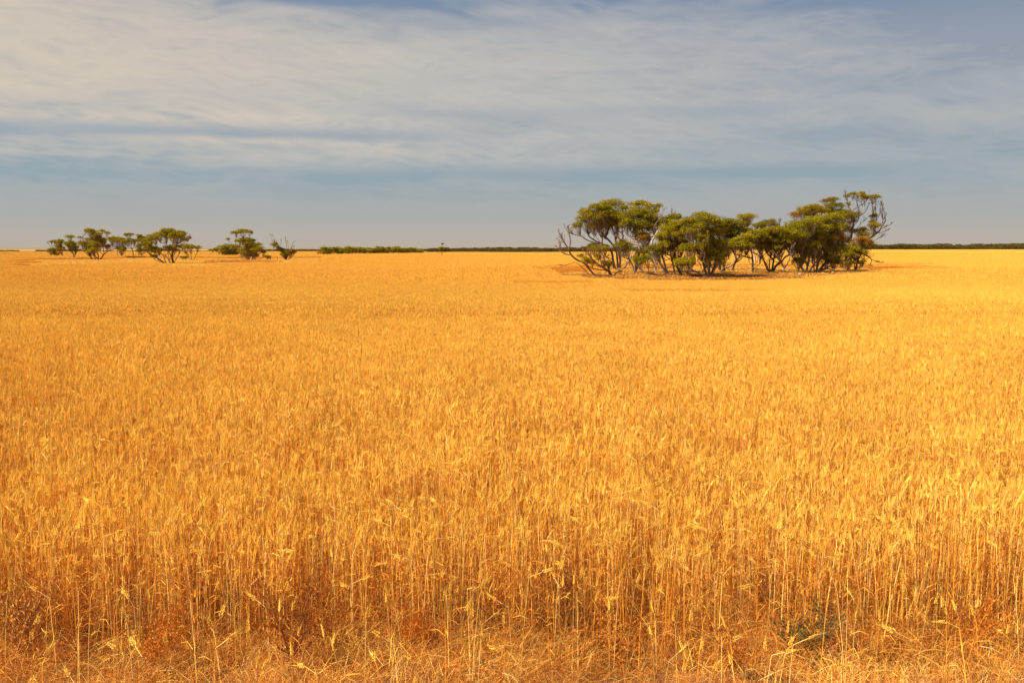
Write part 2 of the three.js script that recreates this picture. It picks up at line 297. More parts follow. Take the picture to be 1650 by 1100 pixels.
// ---------------------------------------------------------------- dry grass, weeds and litter along the near edge
const GR = { straw: [0.76, 0.42, 0.065], rust: [0.62, 0.205, 0.02], brown: [0.42, 0.125, 0.015], pale: [0.82, 0.55, 0.19], plum: [0.3, 0.11, 0.04] };
function grassPatch(size, count, seed, hLo, hHi, cols, w, lying) {
  const r = rngOf(seed), s = new Soup();
  for (let i = 0; i < count; i++) {
    const x = (r() - 0.5) * size * 1.15, z = (r() - 0.5) * size * 1.15; s.k = vary(pick(r, ...cols), r, 0.25);
    if (r() < lying) ribbon(s, [x, 0.012 + r() * 0.05, z], r() * 6.283, 0.05 + r() * 0.12, w * 1.4, 0.3, r, 2, 0.1 + r() * 0.5, 0.1);
    else ribbon(s, [x, -0.01, z], r() * 6.283, mix(hLo, hHi, r() * r()), w, 0.5 + r() * 1.6, r, 3, 1.5 - r() * 0.7, 0.25);
  }
  return s.geometry();
}
const tuftG = [], underG = [];
for (let i = 0; i < 5; i++) tuftG.push({ g: grassPatch(0.4, 1700, 300 + i, 0.03, 0.17, [GR.straw, GR.straw, GR.rust, GR.pale, GR.straw, GR.rust, GR.rust, GR.brown], 0.0012, 0.05), m: [], c: [] });
for (let i = 0; i < 4; i++) underG.push({ g: grassPatch(0.5, 1900, 340 + i, 0.06, 0.4, [GR.rust, GR.rust, GR.brown, GR.straw, GR.plum, GR.rust, GR.straw], 0.0015, 0.05), m: [], c: [] });
const verge = new THREE.Group(); verge.name = 'verge_grass'; tag(verge, 'short dry orange grass and straw litter on the verge before the wheat', 'grass', null, 'stuff'); scene.add(verge);
const under = new THREE.Group(); under.name = 'undergrowth'; tag(under, 'reddish brown dry undergrowth around the feet of the front wheat', 'undergrowth', null, 'stuff'); scene.add(under);
{
  const r = rngOf(611);
  for (let z = -2.3; z > -4.6; z -= 0.3) for (let x = -5; x < 5; x += 0.3) {
    const X = x + (r() - 0.5) * 0.2, Z = z + (r() - 0.5) * 0.2, d = -Z; if (Math.abs(X) > 0.62 * d + 1.5 || d > frontEdge(X) + 0.3 || r() < 0.04) continue;
    const v = pick(r, ...tuftG), n = noise3(X * 1.7, 3, Z * 1.7), k = 1 + 0.22 * n; v.m.push(new THREE.Matrix4().compose(V(X, terrain(X, Z), Z), new THREE.Quaternion().setFromAxisAngle(V(0, 1, 0), r() * 6.28), V(1, 0.75 + 0.5 * r() + 0.35 * n, 1))); v.c.push([k, k * (1 + 0.12 * n), k * (1 + 0.3 * n)]);
  }
  for (let z = -3.7; z > -10; z -= 0.42) for (let x = -9; x < 9; x += 0.42) {
    const X = x + (r() - 0.5) * 0.3, Z = z + (r() - 0.5) * 0.3, d = -Z; if (Math.abs(X) > 0.6 * d + 1.5 || d < frontEdge(X) - 0.2 || r() < sstep(5.5, 10, d)) continue;
    const v = pick(r, ...underG), n = noise3(X * 0.9 + 4, 3, Z * 0.9), k = 1 + 0.2 * n; v.m.push(new THREE.Matrix4().compose(V(X, terrain(X, Z), Z), new THREE.Quaternion().setFromAxisAngle(V(0, 1, 0), r() * 6.28), V(1, 0.8 + 0.5 * n + 0.3 * r(), 1))); v.c.push([k, k, k]);
  }
  for (const v of tuftG) instanced('grass_blades', v, strawMat, verge);
  for (const v of underG) instanced('grass_blades', v, strawMat, under);
}
// the plants of the front row that can be picked out one by one
{
  const r = rngOf(2024), grp = 'single wheat plants along the front edge of the crop';
  for (let i = 0; i < 46; i++) {
    const x = -2.45 + 4.9 * (i + r() * 0.9) / 46, d = frontEdge(x) + 0.02 + r() * 0.32, o = new THREE.Group();
    o.name = numbered('wheat_plant'); o.position.set(x, terrain(x, -d), -d);
    const S = { stem: new Soup(), ear: new Soup(), awn: new Soup(), leaf: new Soup() };
    plant(S, 0, -0.01, 0, 0.38 + r() * 0.15, r, { ...DET.close, w: 0.0013, fat: 0.64, leaves: 3 });
    S.stem.mesh('stem', strawMat, o); const e = S.ear.mesh('ear', strawMat, o); S.awn.mesh('awns', strawMat, e).userData.kind = 'stuff'; S.leaf.mesh('leaves', strawMat, o).userData.kind = 'stuff';
    tag(o, 'pale wheat plant standing clear at the very front of the crop', 'wheat', grp); scene.add(o);
  }
}
// dry bushy weeds
function weed(seed, tone, h, spread, green) {
  const r = rngOf(seed), st = new Soup(), tw = new Soup(), hd = new Soup();
  const n = 7 + Math.floor(r() * 5);
  for (let i = 0; i < n; i++) {
    const a = r() * 6.283, l = h * (0.6 + r() * 0.5), out = spread * (0.25 + r() * 0.75), p0 = V(0, 0, 0), p1 = V(Math.cos(a) * out * 0.35, l * 0.5, Math.sin(a) * out * 0.35), p2 = V(Math.cos(a) * out, l, Math.sin(a) * out);
    st.k = vary(tone, r); tube(st, [p0, p1, p2], [0.002, 0.0015, 0.0008], 3, false);
    for (let k = 0; k < 26; k++) {
      const f = 0.25 + r() * 0.75, p = f < 0.5 ? V().lerpVectors(p0, p1, f * 2) : V().lerpVectors(p1, p2, f * 2 - 1), b = r() * 6.283, q = 0.04 + r() * 0.09, e = V(p.x + Math.cos(b) * q * 0.7, p.y + q * (0.3 + r() * 0.7), p.z + Math.sin(b) * q * 0.7);
      tw.k = vary(tone, r, 0.3); tube(tw, [p, e], [0.0009, 0.0005], 3, false);
      for (let m = 0; m < 7; m++) { const g = 0.2 + r() * 0.8, c = V().lerpVectors(p, e, g), z = 0.0022 + r() * 0.003; hd.k = vary(green && r() < 0.6 ? [0.12, 0.13, 0.03] : pick(r, tone, tone, GR.rust, GR.straw), r, 0.35); hd.tri(c.x - z, c.y, c.z, c.x + z * 0.4, c.y + z * 1.6, c.z + z * (r() - 0.5) * 2, c.x + z, c.y - z * 0.4, c.z + z * (r() - 0.5)); }
    }
  }
  const o = new THREE.Group(); for (const [n, q] of [['stems', st], ['twigs', tw], ['seed_heads', hd]]) q.mesh(n, strawMat, o).userData.kind = 'stuff'; return o;
}
{
  const kinds = [weed(51, GR.plum, 0.3, 0.2), weed(52, GR.rust, 0.26, 0.22), weed(53, GR.brown, 0.34, 0.18), weed(54, [0.2, 0.12, 0.045], 0.2, 0.16, true)];
  const spots = [[40, 1070, 0, 1.1, 'plum brown dry weed in the bottom left corner of the verge'], [120, 1035, 1, 0.9, 'rusty dry weed beside the plum weed near the left frame edge'], [470, 1078, 0, 1.15, 'large plum brown twiggy weed on the verge left of centre'], [520, 1050, 2, 0.8, 'thin dark weed just behind the large plum weed'], [330, 990, 2, 0.9, 'dark dry weed among the wheat feet above a straw heap'],
    [690, 1062, 1, 0.9, 'rusty low weed on the verge near the middle'], [905, 1010, 0, 0.95, 'plum brown weed at the wheat feet right of the middle'], [1000, 1085, 1, 0.9, 'rusty weed in front of the dark furrow'], [1180, 1092, 2, 0.8, 'brown weed at the bottom frame edge below the furrow'], [1298, 1072, 3, 1.2, 'small weed with some green left, on the right verge'], [1350, 1080, 0, 0.8, 'plum weed touching the greenish weed'],
    [1395, 985, 2, 1, 'dark tall weed among the wheat feet right of the greenish weed'], [1560, 1060, 1, 1, 'rusty weed close to the right frame edge'], [1230, 985, 0, 0.9, 'plum weed among wheat feet left of the dark tall weed'], [1625, 1000, 2, 0.9, 'dark weed at the wheat feet by the right frame edge'], [245, 1075, 1, 0.9, 'rusty weed between the left corner and the large plum weed'], [800, 1010, 2, 0.8, 'dark weed at the foot of the wheat in mid frame']];
  spots.forEach(([px, py, k, s, label], i) => { const o = kinds[k].clone(); o.name = numbered('dry_weed'); const g = groundAt(px, py); o.position.copy(g).y -= 0.01; o.rotation.y = i * 2.1; o.scale.setScalar(s); tag(o, label, 'weed', 'dry weeds along the crop edge'); scene.add(o); });
}

// ---------------------------------------------------------------- trees
const barkMap = grainTexture(9, [120, 120, 120], [255, 255, 255], 128); barkMap.colorSpace = THREE.SRGBColorSpace;
const barkMat = new THREE.MeshStandardMaterial({ vertexColors: true, roughness: 0.85 });
const leafMat = new THREE.MeshPhysicalMaterial({ vertexColors: true, roughness: 1, transmission: 0.22, thickness: 0, specularIntensity: 0.12 });
const BARK = { dark: [0.13, 0.075, 0.045], grey: [0.25, 0.18, 0.13], pale: [0.42, 0.33, 0.25], red: [0.2, 0.09, 0.045] };
const LEAF = { olive: [0.285, 0.23, 0.006], lime: [0.32, 0.265, 0.008], rust: [0.32, 0.15, 0.014], green: [0.235, 0.205, 0.007] };
// a mallee tree. Its stems, bare limbs and foliage heads are given as the photograph shows them, in pixels from the foot of the tree; m per pixel follows from its distance.
function mallee(t) {
  const r = rngOf(t.seed), foot = groundAt(...t.base), D = -foot.z, s = D / FPX, bx = t.base[0], by = t.base[1];
  const o = new THREE.Group(); o.name = numbered(t.name || 'mallee_tree'); o.position.copy(foot); o.position.y -= 0.04; scene.add(o);
  tag(o, t.label, t.category || 'tree', t.group);
  const xs = (t.pads || []).map((p) => (p[0] - bx) * s), half = xs.length ? Math.max(0.8, (Math.max(...xs) - Math.min(...xs)) / 2) : 1, cxm = xs.length ? (Math.max(...xs) + Math.min(...xs)) / 2 : 0;
  const nodes = [], leafSize = t.leaf || 0.11;
  const node = (p, parent, kind) => { const n = { p, parent, kids: [], load: 0, r: 0, path: parent ? parent.path + parent.p.distanceTo(p) : 0, kind }; nodes.push(n); if (parent) parent.kids.push(n); return n; };
  const chain = (from, pts, kind, wig) => { let n = from; const c = new THREE.CatmullRomCurve3([from.p, ...pts]), L = c.getLength(), k = Math.max(2, Math.min(12, Math.ceil(L / (0.35 * (D > 150 ? 2 : 1))))); for (let i = 1; i <= k; i++) { const q = c.getPoint(i / k); if (i < k) q.add(V(r() - 0.5, (r() - 0.5) * 0.5, r() - 0.5).multiplyScalar(wig * L)); n = node(q, n, kind); } return n; };
  // stems
  const stemTips = [];
  (t.stems || []).forEach((pl, i) => {
    const zr = (r() - 0.5) * half * 0.9, z0 = (r() - 0.5) * 0.25, H = Math.max(0.5, (by - pl[pl.length - 1][1]) * s);
    const pts = pl.map(([x, y, z]) => { const Y = Math.max(0, (by - y) * s); return V((x - bx) * s, Y, z !== undefined ? z : z0 + zr * Math.min(1, Y / H)); });
    const root = node(pts[0].setY(-0.02), null, 'trunk' + i); stemTips.push(chain(root, pts.slice(1), 'trunk' + i, 0.015));
  });
  const nearest = (q, strict) => { let best = null, bc = 1e9; for (const n of nodes) { if (n.kind === 'twig') continue; const dy = q.y - n.p.y; if (strict && (dy < 0.12 * q.distanceTo(n.p) || n.p.y < 0.25 * q.y - 0.3)) continue; const c = q.distanceTo(n.p) + 0.3 * n.path; if (c < bc) { bc = c; best = n; } } return best; };
  // bare limbs, with finer and finer twigs
  const spray = (n, dir, len, depth) => {
    const e = V().copy(n.p).addScaledVector(dir, len), m = V().lerpVectors(n.p, e, 0.5).add(V(r() - 0.5, r() * 0.3, r() - 0.5).multiplyScalar(len * 0.16)); const a = node(m, n, 'twig'), b = node(e, a, 'twig');
    if (depth > 0) for (let k = 0; k < 2 + (r() < 0.4); k++) spray(r() < 0.4 ? a : b, V().copy(dir).add(V((r() - 0.5) * 1.3, r() * 0.7 - 0.05, (r() - 0.5) * 1.3)).normalize(), len * (0.55 + r() * 0.25), depth - 1);
  };
  for (const pl of t.bare || []) {
    const z0 = pl.z ?? (r() - 0.5) * half * 0.6, pts = pl.map(([x, y]) => V((x - bx) * s, (by - y) * s, z0));
    const from = nearest(pts[0], false) || node(V(0, 0, 0), null, 'trunk0'), tip = chain(from, from.p.distanceTo(pts[0]) < 0.15 ? pts.slice(1) : pts, 'limb', 0.02);
    const d = V().subVectors(tip.p, pts[Math.max(0, pts.length - 2)]).normalize();
    for (let k = 0; k < 3; k++) spray(tip, V().copy(d).add(V((r() - 0.5) * 1.3, r() * 0.4, (r() - 0.5) * 1.3)).normalize(), (0.35 + r() * 0.35) * (t.twig || 1), t.fine ?? 3);
    let n = tip; for (let k = 0; k < 4 && n.parent && n.parent.kind === 'limb'; k++) { n = n.parent; if (r() < 0.75) spray(n, V().copy(d).add(V((r() - 0.5) * 1.6, 0.3 + r() * 0.6, (r() - 0.5) * 1.6)).normalize(), (0.3 + r() * 0.4) * (t.twig || 1), Math.max(0, (t.fine ?? 3) - 1)); }
  }
  // dead twigs left hanging low in the tree
  const low = nodes.filter((n) => n.kind.startsWith('trunk') && n.parent && n.p.y > 0.35);
  if (low.length) for (let k = 0; k < (t.tangle ?? 0); k++) { const n = low[Math.floor(r() * low.length)], a = r() * 6.2832; spray(n, V(Math.cos(a), 0.1 + r() * 0.9, Math.sin(a)).normalize(), 0.45 + r() * 0.5, 3); }
  // foliage heads: a few more stand behind and before those the picture shows
  const heads = [];
  for (let [px, py, rx, ry, tone, dens] of t.pads || []) {
    const wide = D > 150 ? 1.13 : 1.24; rx *= wide; ry *= wide * 1.03; py += ry * 0.1;
    const X = (px - bx) * s, u = clamp((X - cxm) / half, -1, 1), room = Math.sqrt(1 - 0.8 * u * u) * half * 0.75, Z = (r() * 2 - 1) * room;
    heads.push({ c: V(X, (by - py) * s, Z), rx: rx * s, ry: ry * s, tone, dens: dens ?? 1 });
    if (r() < (t.deep ?? 0.75)) heads.push({ c: V(X + (r() - 0.5) * rx * s, (by - py - 1 - r() * 2) * s, -Math.sign(Z || 1) * (0.35 + 0.6 * r()) * room), rx: rx * s * 0.95, ry: ry * s * 0.9, tone, dens: (dens ?? 1) * 0.85 });
  }
  heads.sort((a, b) => a.c.y - b.c.y);
  const crown = new Soup(), treeK = 0.85 + 0.35 * r(), baseTone = LEAF[t.tone || pick(r, 'olive', 'olive', 'green')].map((v) => v * treeK);
  for (const h of heads) {
    const q = V(h.c.x * 0.94, Math.max(0.35 * h.c.y, h.c.y - h.ry * 0.8 - h.rx * 0.75), h.c.z * 0.94), from = nearest(q, true) || nearest(q, false);
    const mid = V().lerpVectors(from.p, q, 0.55); mid.y = mix(from.p.y, q.y, 0.42); mid.x += (r() - 0.5) * 0.15; mid.z += (r() - 0.5) * 0.2;
    const hub = chain(from, [mid, q], 'limb', 0.025);
    const tone = h.tone ? LEAF[h.tone] : baseTone, dens = h.dens;
    const area = h.rx * h.rx * 1.0 + h.rx * h.ry, nc = Math.max(7, Math.round((t.clumps || 74) * Math.pow(area, 0.7) * dens)), cr = Math.min(0.32, 0.17 + 0.1 * h.rx, 0.12 + 0.6 * h.ry) * (D > 150 ? 1.25 : 1);
    const subs = [], ns = Math.max(2, Math.min(9, Math.round(2 + 5 * h.rx * (D > 150 ? 0.45 : 1))));                  // small umbrella heads that make up the large one
    for (let k = 0; k < ns; k++) { const a = k * 2.4 + r() * 0.9, q = Math.sqrt((k + 0.3) / ns) * (0.75 + 0.2 * r()), yy = Math.sqrt(1 - q * q * 0.9); subs.push({ x: h.c.x + Math.cos(a) * q * h.rx, y: h.c.y + (yy - 0.35) * h.ry + (r() - 0.5) * 0.2 * h.ry, z: h.c.z + Math.sin(a) * q * h.rx, r: h.rx * (D > 150 ? 0.5 + 0.25 * r() : 0.42 + 0.26 * r()) }); }
    for (let i = 0; i < nc; i++) {
      const su = subs[i % subs.length], a = r() * 6.2832, v = r(), yy = v < 0.78 ? Math.pow(r(), 0.6) : -0.3 * r(), rad = Math.sqrt(Math.max(0, 1 - yy * yy)) * (yy < 0 ? 0.85 : 1) * (0.55 + 0.45 * Math.sqrt(r())), sh = (0.7 + 0.4 * r()) * (r() < 0.16 ? 1.22 : 1) * (1 + (D > 150 ? 0.15 : 0.3) * noise3(Math.cos(a) * 1.6 + t.seed + h.c.x * 3, yy * 2, Math.sin(a) * 1.6 + h.c.y));
      const c = V(su.x + Math.cos(a) * rad * su.r * sh, su.y + (yy - 0.25) * su.r * clamp(h.ry / h.rx * 1.35, 0.3, 0.8) * sh, su.z + Math.sin(a) * rad * su.r * sh);
      if (i % 2 === 0 || nc < 12) { const m = V().lerpVectors(hub.p, c, 0.5); m.y -= 0.12 * hub.p.distanceTo(c); const n1 = node(m, hub, 'twig'); node(c, n1, 'twig'); }
      const nl = Math.round((t.leaves || 58) * (0.5 + r() * 0.6)), ct = 0.65 + r() * 0.7, hue = r(), lx = 0.6 + r() * 0.9, lz = 0.6 + r() * 0.9, lime = r() < 0.35 ? LEAF.lime : tone, rust = r() < (t.rust ?? 0.06);
      for (let k = 0; k < nl; k++) {
        const d = V(r() * 2 - 1, r() * 2 - 1, r() * 2 - 1); if (d.lengthSq() > 1) { k -= r() < 0.5 ? 1 : 0; continue; }
        const p = V(c.x + d.x * cr * lx, c.y + d.y * cr * 0.66 - 0.12 * cr * d.x * d.x, c.z + d.z * cr * lz);
        const kk = ct * (0.75 + r() * 0.5), w = 0.5 * hue * r(), b = rust && r() < 0.7 ? LEAF.rust : [mix(tone[0], lime[0], w), mix(tone[1], lime[1], w), mix(tone[2], lime[2], w)];
        crown.k = [b[0] * kk, b[1] * kk, b[2] * kk];
        const L = leafSize * (0.7 + r() * 0.7), f = r() * 6.2832, g = (r() - 0.55) * 2.2, dx = Math.cos(f) * Math.cos(g), dy = Math.sin(g), dz = Math.sin(f) * Math.cos(g), wd = L * 0.17, ta = r() * 6.28, wx = Math.cos(ta) * wd, wy = Math.sin(ta * 1.7) * wd, wz = Math.sin(ta) * wd;
        const m = [p.x + dx * L * 0.45, p.y + dy * L * 0.45, p.z + dz * L * 0.45], e = [p.x + dx * L, p.y + dy * L, p.z + dz * L];
        crown.tri(p.x, p.y, p.z, m[0] + wx, m[1] + wy, m[2] + wz, ...e); crown.tri(p.x, p.y, p.z, ...e, m[0] - wx, m[1] - wy, m[2] - wz);
      }
    }
  }
  // thickness follows from what each piece carries
  for (let i = nodes.length - 1; i >= 0; i--) { const n = nodes[i]; if (!n.kids.length) n.load = 1; if (n.parent) n.parent.load += n.load; }
  const tr = (1 + ((t.thick || 1) - 1) * 0.3) * (D > 150 ? 0.016 : 0.0095);
  for (const n of nodes) n.r = Math.min(tr * Math.pow(n.load, 0.42), (t.rmax || 0.17));
  for (const n of nodes) if (n.parent) n.r = Math.min(n.r, n.parent.r);
  for (const n of nodes) if (!n.parent) n.r *= 1.35;
  const tone = BARK[t.bark || 'grey'], trunks = {}, branch = new Soup();
  const shade = () => { const k = 0.7 + r() * 0.6, b = r() < 0.1 ? BARK.pale : r() < 0.3 ? BARK.dark : tone; return [b[0] * k, b[1] * k, b[2] * k]; };
  // walk each unbroken run of nodes as one tube
  const run = (n) => {
    const kind = n.kind, S = kind.startsWith('trunk') ? (trunks[kind] ??= new Soup()) : branch;
    const pts = n.parent ? [n.parent.p, n.p] : [n.p], rad = n.parent ? [Math.min(n.parent.r, n.r * 1.25), n.r] : [n.r];
    let m = n; S.k = shade();
    for (;;) { const next = m.kids.filter((k) => k.kind === kind).sort((a, b) => b.load - a.load)[0]; for (const k of m.kids) if (k !== next) run(k); if (!next) break; pts.push(next.p); rad.push(next.r); m = next; }
    if (pts.length > 1) tube(S, pts, rad, rad[0] > 0.05 ? 6 : rad[0] > 0.02 ? 4 : 3, rad[0] > 0.04);
  };
  for (const n of nodes) if (!n.parent) run(n);
  for (const k in trunks) if (trunks[k].p.length) trunks[k].mesh('trunk', barkMat, o);
  if (branch.p.length) branch.mesh('branches', barkMat, o);
  if (crown.p.length) crown.mesh('crown', leafMat, o);
  return o;
}
const GROVE = 'trees of the grove in the paddock', FARG = 'trees of the far group on the pasture strip';
const trees = [
  // ---- the grove
  { seed: 11, base: [961, 445.5], label: 'bare crooked tree leaning far out at the left end of the grove', stems: [[[961, 445], [955, 439], [947, 430], [940, 422], [930, 418], [921, 411], [916, 402]]], bark: 'red', thick: 1.3, twig: 0.9,
    bare: [[[916, 402], [911, 393], [907, 388]], [[916, 401], [919, 391], [918, 381]], [[920, 410], [911, 409], [906, 406]]], pads: [[936, 413, 5, 3, 'olive', 0.5]], deep: 0 },
  { seed: 111, name: 'fallen_branch', category: 'branch', base: [951, 443], label: 'thin dead branch propped beside the bare leaning tree', stems: [[[951, 442], [938, 430], [927, 422], [918, 424]]], bark: 'red', thick: 1.6, bare: [[[927, 422], [912, 427]]], fine: 1 },
  { seed: 12, base: [985, 446], label: 'small crooked low tree with a round dark leaf tuft', stems: [[[985, 446], [983, 437], [972, 431], [957, 419]], [[986, 440], [996, 437], [1006, 437], [1011, 441]]], bark: 'red', thick: 1.4,
    bare: [[[972, 431], [960, 425], [955, 418]], [[983, 437], [975, 420], [970, 408]]], pads: [[980, 427, 7, 6, '', 1.2], [953, 423, 5, 3.5], [963, 414, 4, 3], [944, 418, 4, 2.5]], deep: 0.2 },
  { seed: 13, base: [996, 434], label: 'broad domed tree, tallest at the left end of the grove', stems: [[[991, 433], [988, 416], [984, 403], [974, 395], [962, 389], [951, 382], [941, 375]], [[996, 434], [995, 415], [990, 398], [980, 385], [969, 375]], [[998, 433], [998, 412], [993, 395], [990, 380], [985, 366]], [[1000, 432], [1000, 412], [1001, 395], [1003, 380], [1000, 364]]], tone: 'olive', rmax: 0.2,
    bare: [[[970, 394], [957, 390], [944, 386], [936, 380], [929, 379]]],
    pads: [[932, 366, 8, 5], [946, 357, 13, 8], [962, 352, 15, 8], [981, 347, 16, 8], [995, 350, 12, 8], [985, 333, 19, 8], [970, 337, 10, 6], [944, 344, 9, 7], [957, 337, 9, 5], [975, 362, 13, 8], [992, 362, 13, 8], [1003, 352, 8, 9], [954, 365, 10, 5], [958, 399, 11, 5], [975, 400, 8, 4], [1004, 338, 6, 6]] },
  { seed: 14, base: [1014, 431], label: 'tall thin tree with small sparse heads showing above the domed tree', stems: [[[1014, 431], [1018, 405], [1026, 375], [1036, 350], [1040, 340]], [[1014, 431], [1012, 400], [1020, 370], [1026, 342]]], bark: 'pale',
    pads: [[1024, 330, 9, 3.5], [1033, 328, 7, 3], [1042, 330, 6, 4, '', 0.6], [1041, 338, 6, 4, '', 0.6], [1058, 334, 7, 4], [1055, 341, 5, 4], [1022, 338, 8, 4, '', 0.6]], deep: 0.1 },
  { seed: 15, base: [1020, 441], label: 'dense flat-topped tree with a yellowish right shoulder beside the domed tree', stems: [[[1019, 441], [1021, 430], [1013, 415], [1005, 402]], [[1020, 440], [1026, 425], [1031, 402], [1028, 380], [1022, 366]], [[1021, 440], [1030, 422], [1040, 402], [1046, 382]]], rust: 0.1,
    pads: [[1016, 350, 13, 8], [1032, 347, 15, 8], [1047, 352, 12, 8], [1056, 361, 12, 7], [1043, 365, 11, 7], [1024, 362, 12, 8], [1010, 361, 8, 8], [1038, 384, 9, 8, 'rust'], [1003, 396, 10, 8], [1012, 402, 7, 5], [1030, 374, 9, 5], [1036, 408, 8, 6]] },
  { seed: 16, base: [1058, 441], label: 'pale dead trunk slanting up leftwards across the grove', stems: [[[1058, 441], [1055, 427], [1048, 413], [1036, 400], [1024, 390], [1014, 382]]], bark: 'pale', thick: 2.2, bare: [[[1030, 395], [1016, 392], [1006, 388]], [[1048, 413], [1042, 396], [1036, 388]]] },
  { seed: 17, base: [1079, 444], label: 'second slanting tree with pale limbs reaching to the right', stems: [[[1079, 444], [1070, 432], [1058, 418], [1050, 408]], [[1077, 444], [1066, 425], [1056, 402], [1050, 392], [1057, 376], [1069, 361], [1082, 353]], [[1078, 443], [1070, 420], [1067, 400]]], bark: 'pale', thick: 1.4,
    bare: [[[1058, 376], [1054, 366], [1060, 356]], [[1064, 400], [1070, 384], [1078, 376]]], pads: [[1081, 352, 8, 4], [1091, 351, 8, 4], [1073, 357, 6, 4], [1052, 402, 11, 7], [1060, 410, 8, 6], [1043, 418, 8, 6], [1030, 420, 8, 7]], deep: 0.3 },
  { seed: 18, base: [1100, 445], label: 'rounded tree with a dark lower head right of the slanting trees', stems: [[[1100, 445], [1093, 432], [1089, 420], [1086, 402], [1080, 386]], [[1088, 443], [1084, 425], [1078, 405]]], bark: 'dark',
    pads: [[1078, 371, 13, 7], [1090, 364, 12, 6], [1099, 376, 10, 7], [1098, 392, 10, 9, '', 1.3], [1083, 383, 12, 8], [1074, 393, 9, 7], [1086, 400, 9, 6], [1068, 382, 9, 6], [1102, 366, 9, 5]] },
  { seed: 19, base: [1142, 447], label: 'wide bushy tree with a forked grey butt in the middle of the grove', stems: [[[1141, 447], [1136, 431], [1133, 417], [1122, 398]], [[1143, 447], [1150, 431], [1155, 415], [1158, 396]], [[1140, 446], [1128, 440], [1113, 432]], [[1142, 446], [1143, 420], [1140, 395]]], rmax: 0.22,
    pads: [[1112, 358, 10, 6], [1133, 353, 14, 8], [1124, 366, 14, 8], [1110, 373, 10, 7], [1148, 360, 11, 8], [1146, 378, 13, 8], [1152, 394, 12, 9], [1130, 384, 13, 8], [1124, 399, 12, 7], [1110, 401, 10, 7], [1150, 414, 13, 8], [1108, 424, 10, 7], [1160, 374, 10, 8], [1136, 405, 12, 7], [1098, 422, 8, 5], [1140, 418, 9, 6], [1160, 405, 9, 8]] },
  { seed: 20, base: [1168, 437], label: 'low spreading tree close behind the right side of the bushy one', stems: [[[1168, 437], [1166, 420], [1170, 395]], [[1178, 427], [1186, 418], [1194, 412]]], bark: 'dark',
    pads: [[1166, 362, 12, 7], [1178, 364, 12, 7], [1190, 373, 10, 6], [1168, 376, 12, 9], [1172, 396, 10, 9], [1180, 386, 9, 8], [1164, 410, 9, 7], [1160, 424, 7, 6], [1176, 378, 10, 7]] },
  { seed: 21, base: [1218, 427], label: 'slim tree with two small stacked umbrella heads', stems: [[[1218, 427], [1214, 405], [1203, 384], [1203, 366]]], bark: 'grey', pads: [[1204, 350, 13, 4], [1196, 352, 8, 3], [1199, 362, 9, 5], [1206, 373, 9, 3.5], [1195, 371, 7, 4]], deep: 0.15 },
  { seed: 22, base: [1224, 426], label: 'slim tree with a domed umbrella head and a bare spike beside it', stems: [[[1224, 426], [1223, 405], [1221, 382]], [[1224, 420], [1232, 395], [1236, 375]]], bare: [[[1250, 378], [1251, 362]], [[1254, 378], [1255, 360]]], pads: [[1217, 365, 8, 4], [1227, 363, 8, 4], [1239, 361, 11, 5.5], [1247, 365, 5, 3], [1231, 373, 9, 4]], deep: 0.15 },
  { seed: 23, base: [1213, 441], label: 'thin single-stemmed tree in the open gap of the grove', stems: [[[1213, 441], [1214, 422], [1212, 404], [1210, 392]]], bark: 'dark', thick: 0.75, pads: [[1206, 384, 11, 7], [1217, 379, 10, 6], [1193, 389, 11, 6, '', 0.7], [1205, 394, 10, 6], [1184, 394, 8, 5, '', 0.7], [1196, 396, 7, 4, '', 0.6]], deep: 0.3 },
  { seed: 24, base: [1243, 440], label: 'vase-shaped tree with five stems spreading from one foot', stems: [[[1241, 440], [1236, 427], [1230, 417], [1224, 405]], [[1242, 440], [1239, 424], [1240, 408]], [[1243, 440], [1245, 420], [1247, 402]], [[1244, 440], [1249, 428], [1257, 421], [1264, 412]], [[1243, 440], [1236, 432], [1228, 412]]], bark: 'dark',
    pads: [[1234, 378, 13, 7], [1248, 375, 13, 7], [1262, 377, 13, 7], [1239, 388, 13, 7], [1256, 390, 15, 8], [1272, 387, 13, 8], [1226, 386, 10, 6], [1244, 398, 11, 5], [1264, 398, 11, 6], [1224, 396, 8, 4]] },
  { seed: 25, base: [1300, 439], label: 'dense wide tree, left half of the dark mass at the right', stems: [[[1298, 439], [1290, 428], [1282, 418], [1276, 404]], [[1300, 439], [1302, 420], [1300, 398]], [[1302, 439], [1312, 424], [1322, 410]], [[1297, 439], [1284, 434], [1274, 428]]], bark: 'grey',
    pads: [[1272, 372, 11, 7], [1284, 367, 13, 8], [1299, 363, 14, 8], [1286, 383, 14, 9], [1304, 382, 14, 9], [1318, 378, 7, 5], [1298, 397, 13, 8], [1278, 396, 11, 7], [1312, 396, 12, 8], [1290, 410, 11, 7], [1284, 422, 9, 6, '', 0.6], [1304, 412, 11, 7]] },
  { seed: 26, base: [1316, 438], label: 'dense wide tree, right half of the dark mass, foliage to the ground', stems: [[[1315, 438], [1318, 420], [1316, 395]], [[1318, 438], [1330, 420], [1338, 400]], [[1313, 438], [1308, 415], [1312, 390]], [[1318, 438], [1332, 432], [1341, 434]]], bark: 'grey', rust: 0.1,
    pads: [[1313, 360, 14, 8], [1328, 358, 14, 9], [1343, 356, 13, 9], [1336, 372, 14, 9], [1322, 372, 13, 8], [1350, 370, 12, 9], [1332, 388, 14, 9], [1348, 386, 12, 9, 'rust'], [1320, 398, 13, 9], [1338, 403, 13, 9], [1328, 418, 11, 7], [1345, 422, 9, 6], [1352, 402, 10, 8], [1318, 414, 10, 7], [1314, 380, 11, 7]] },
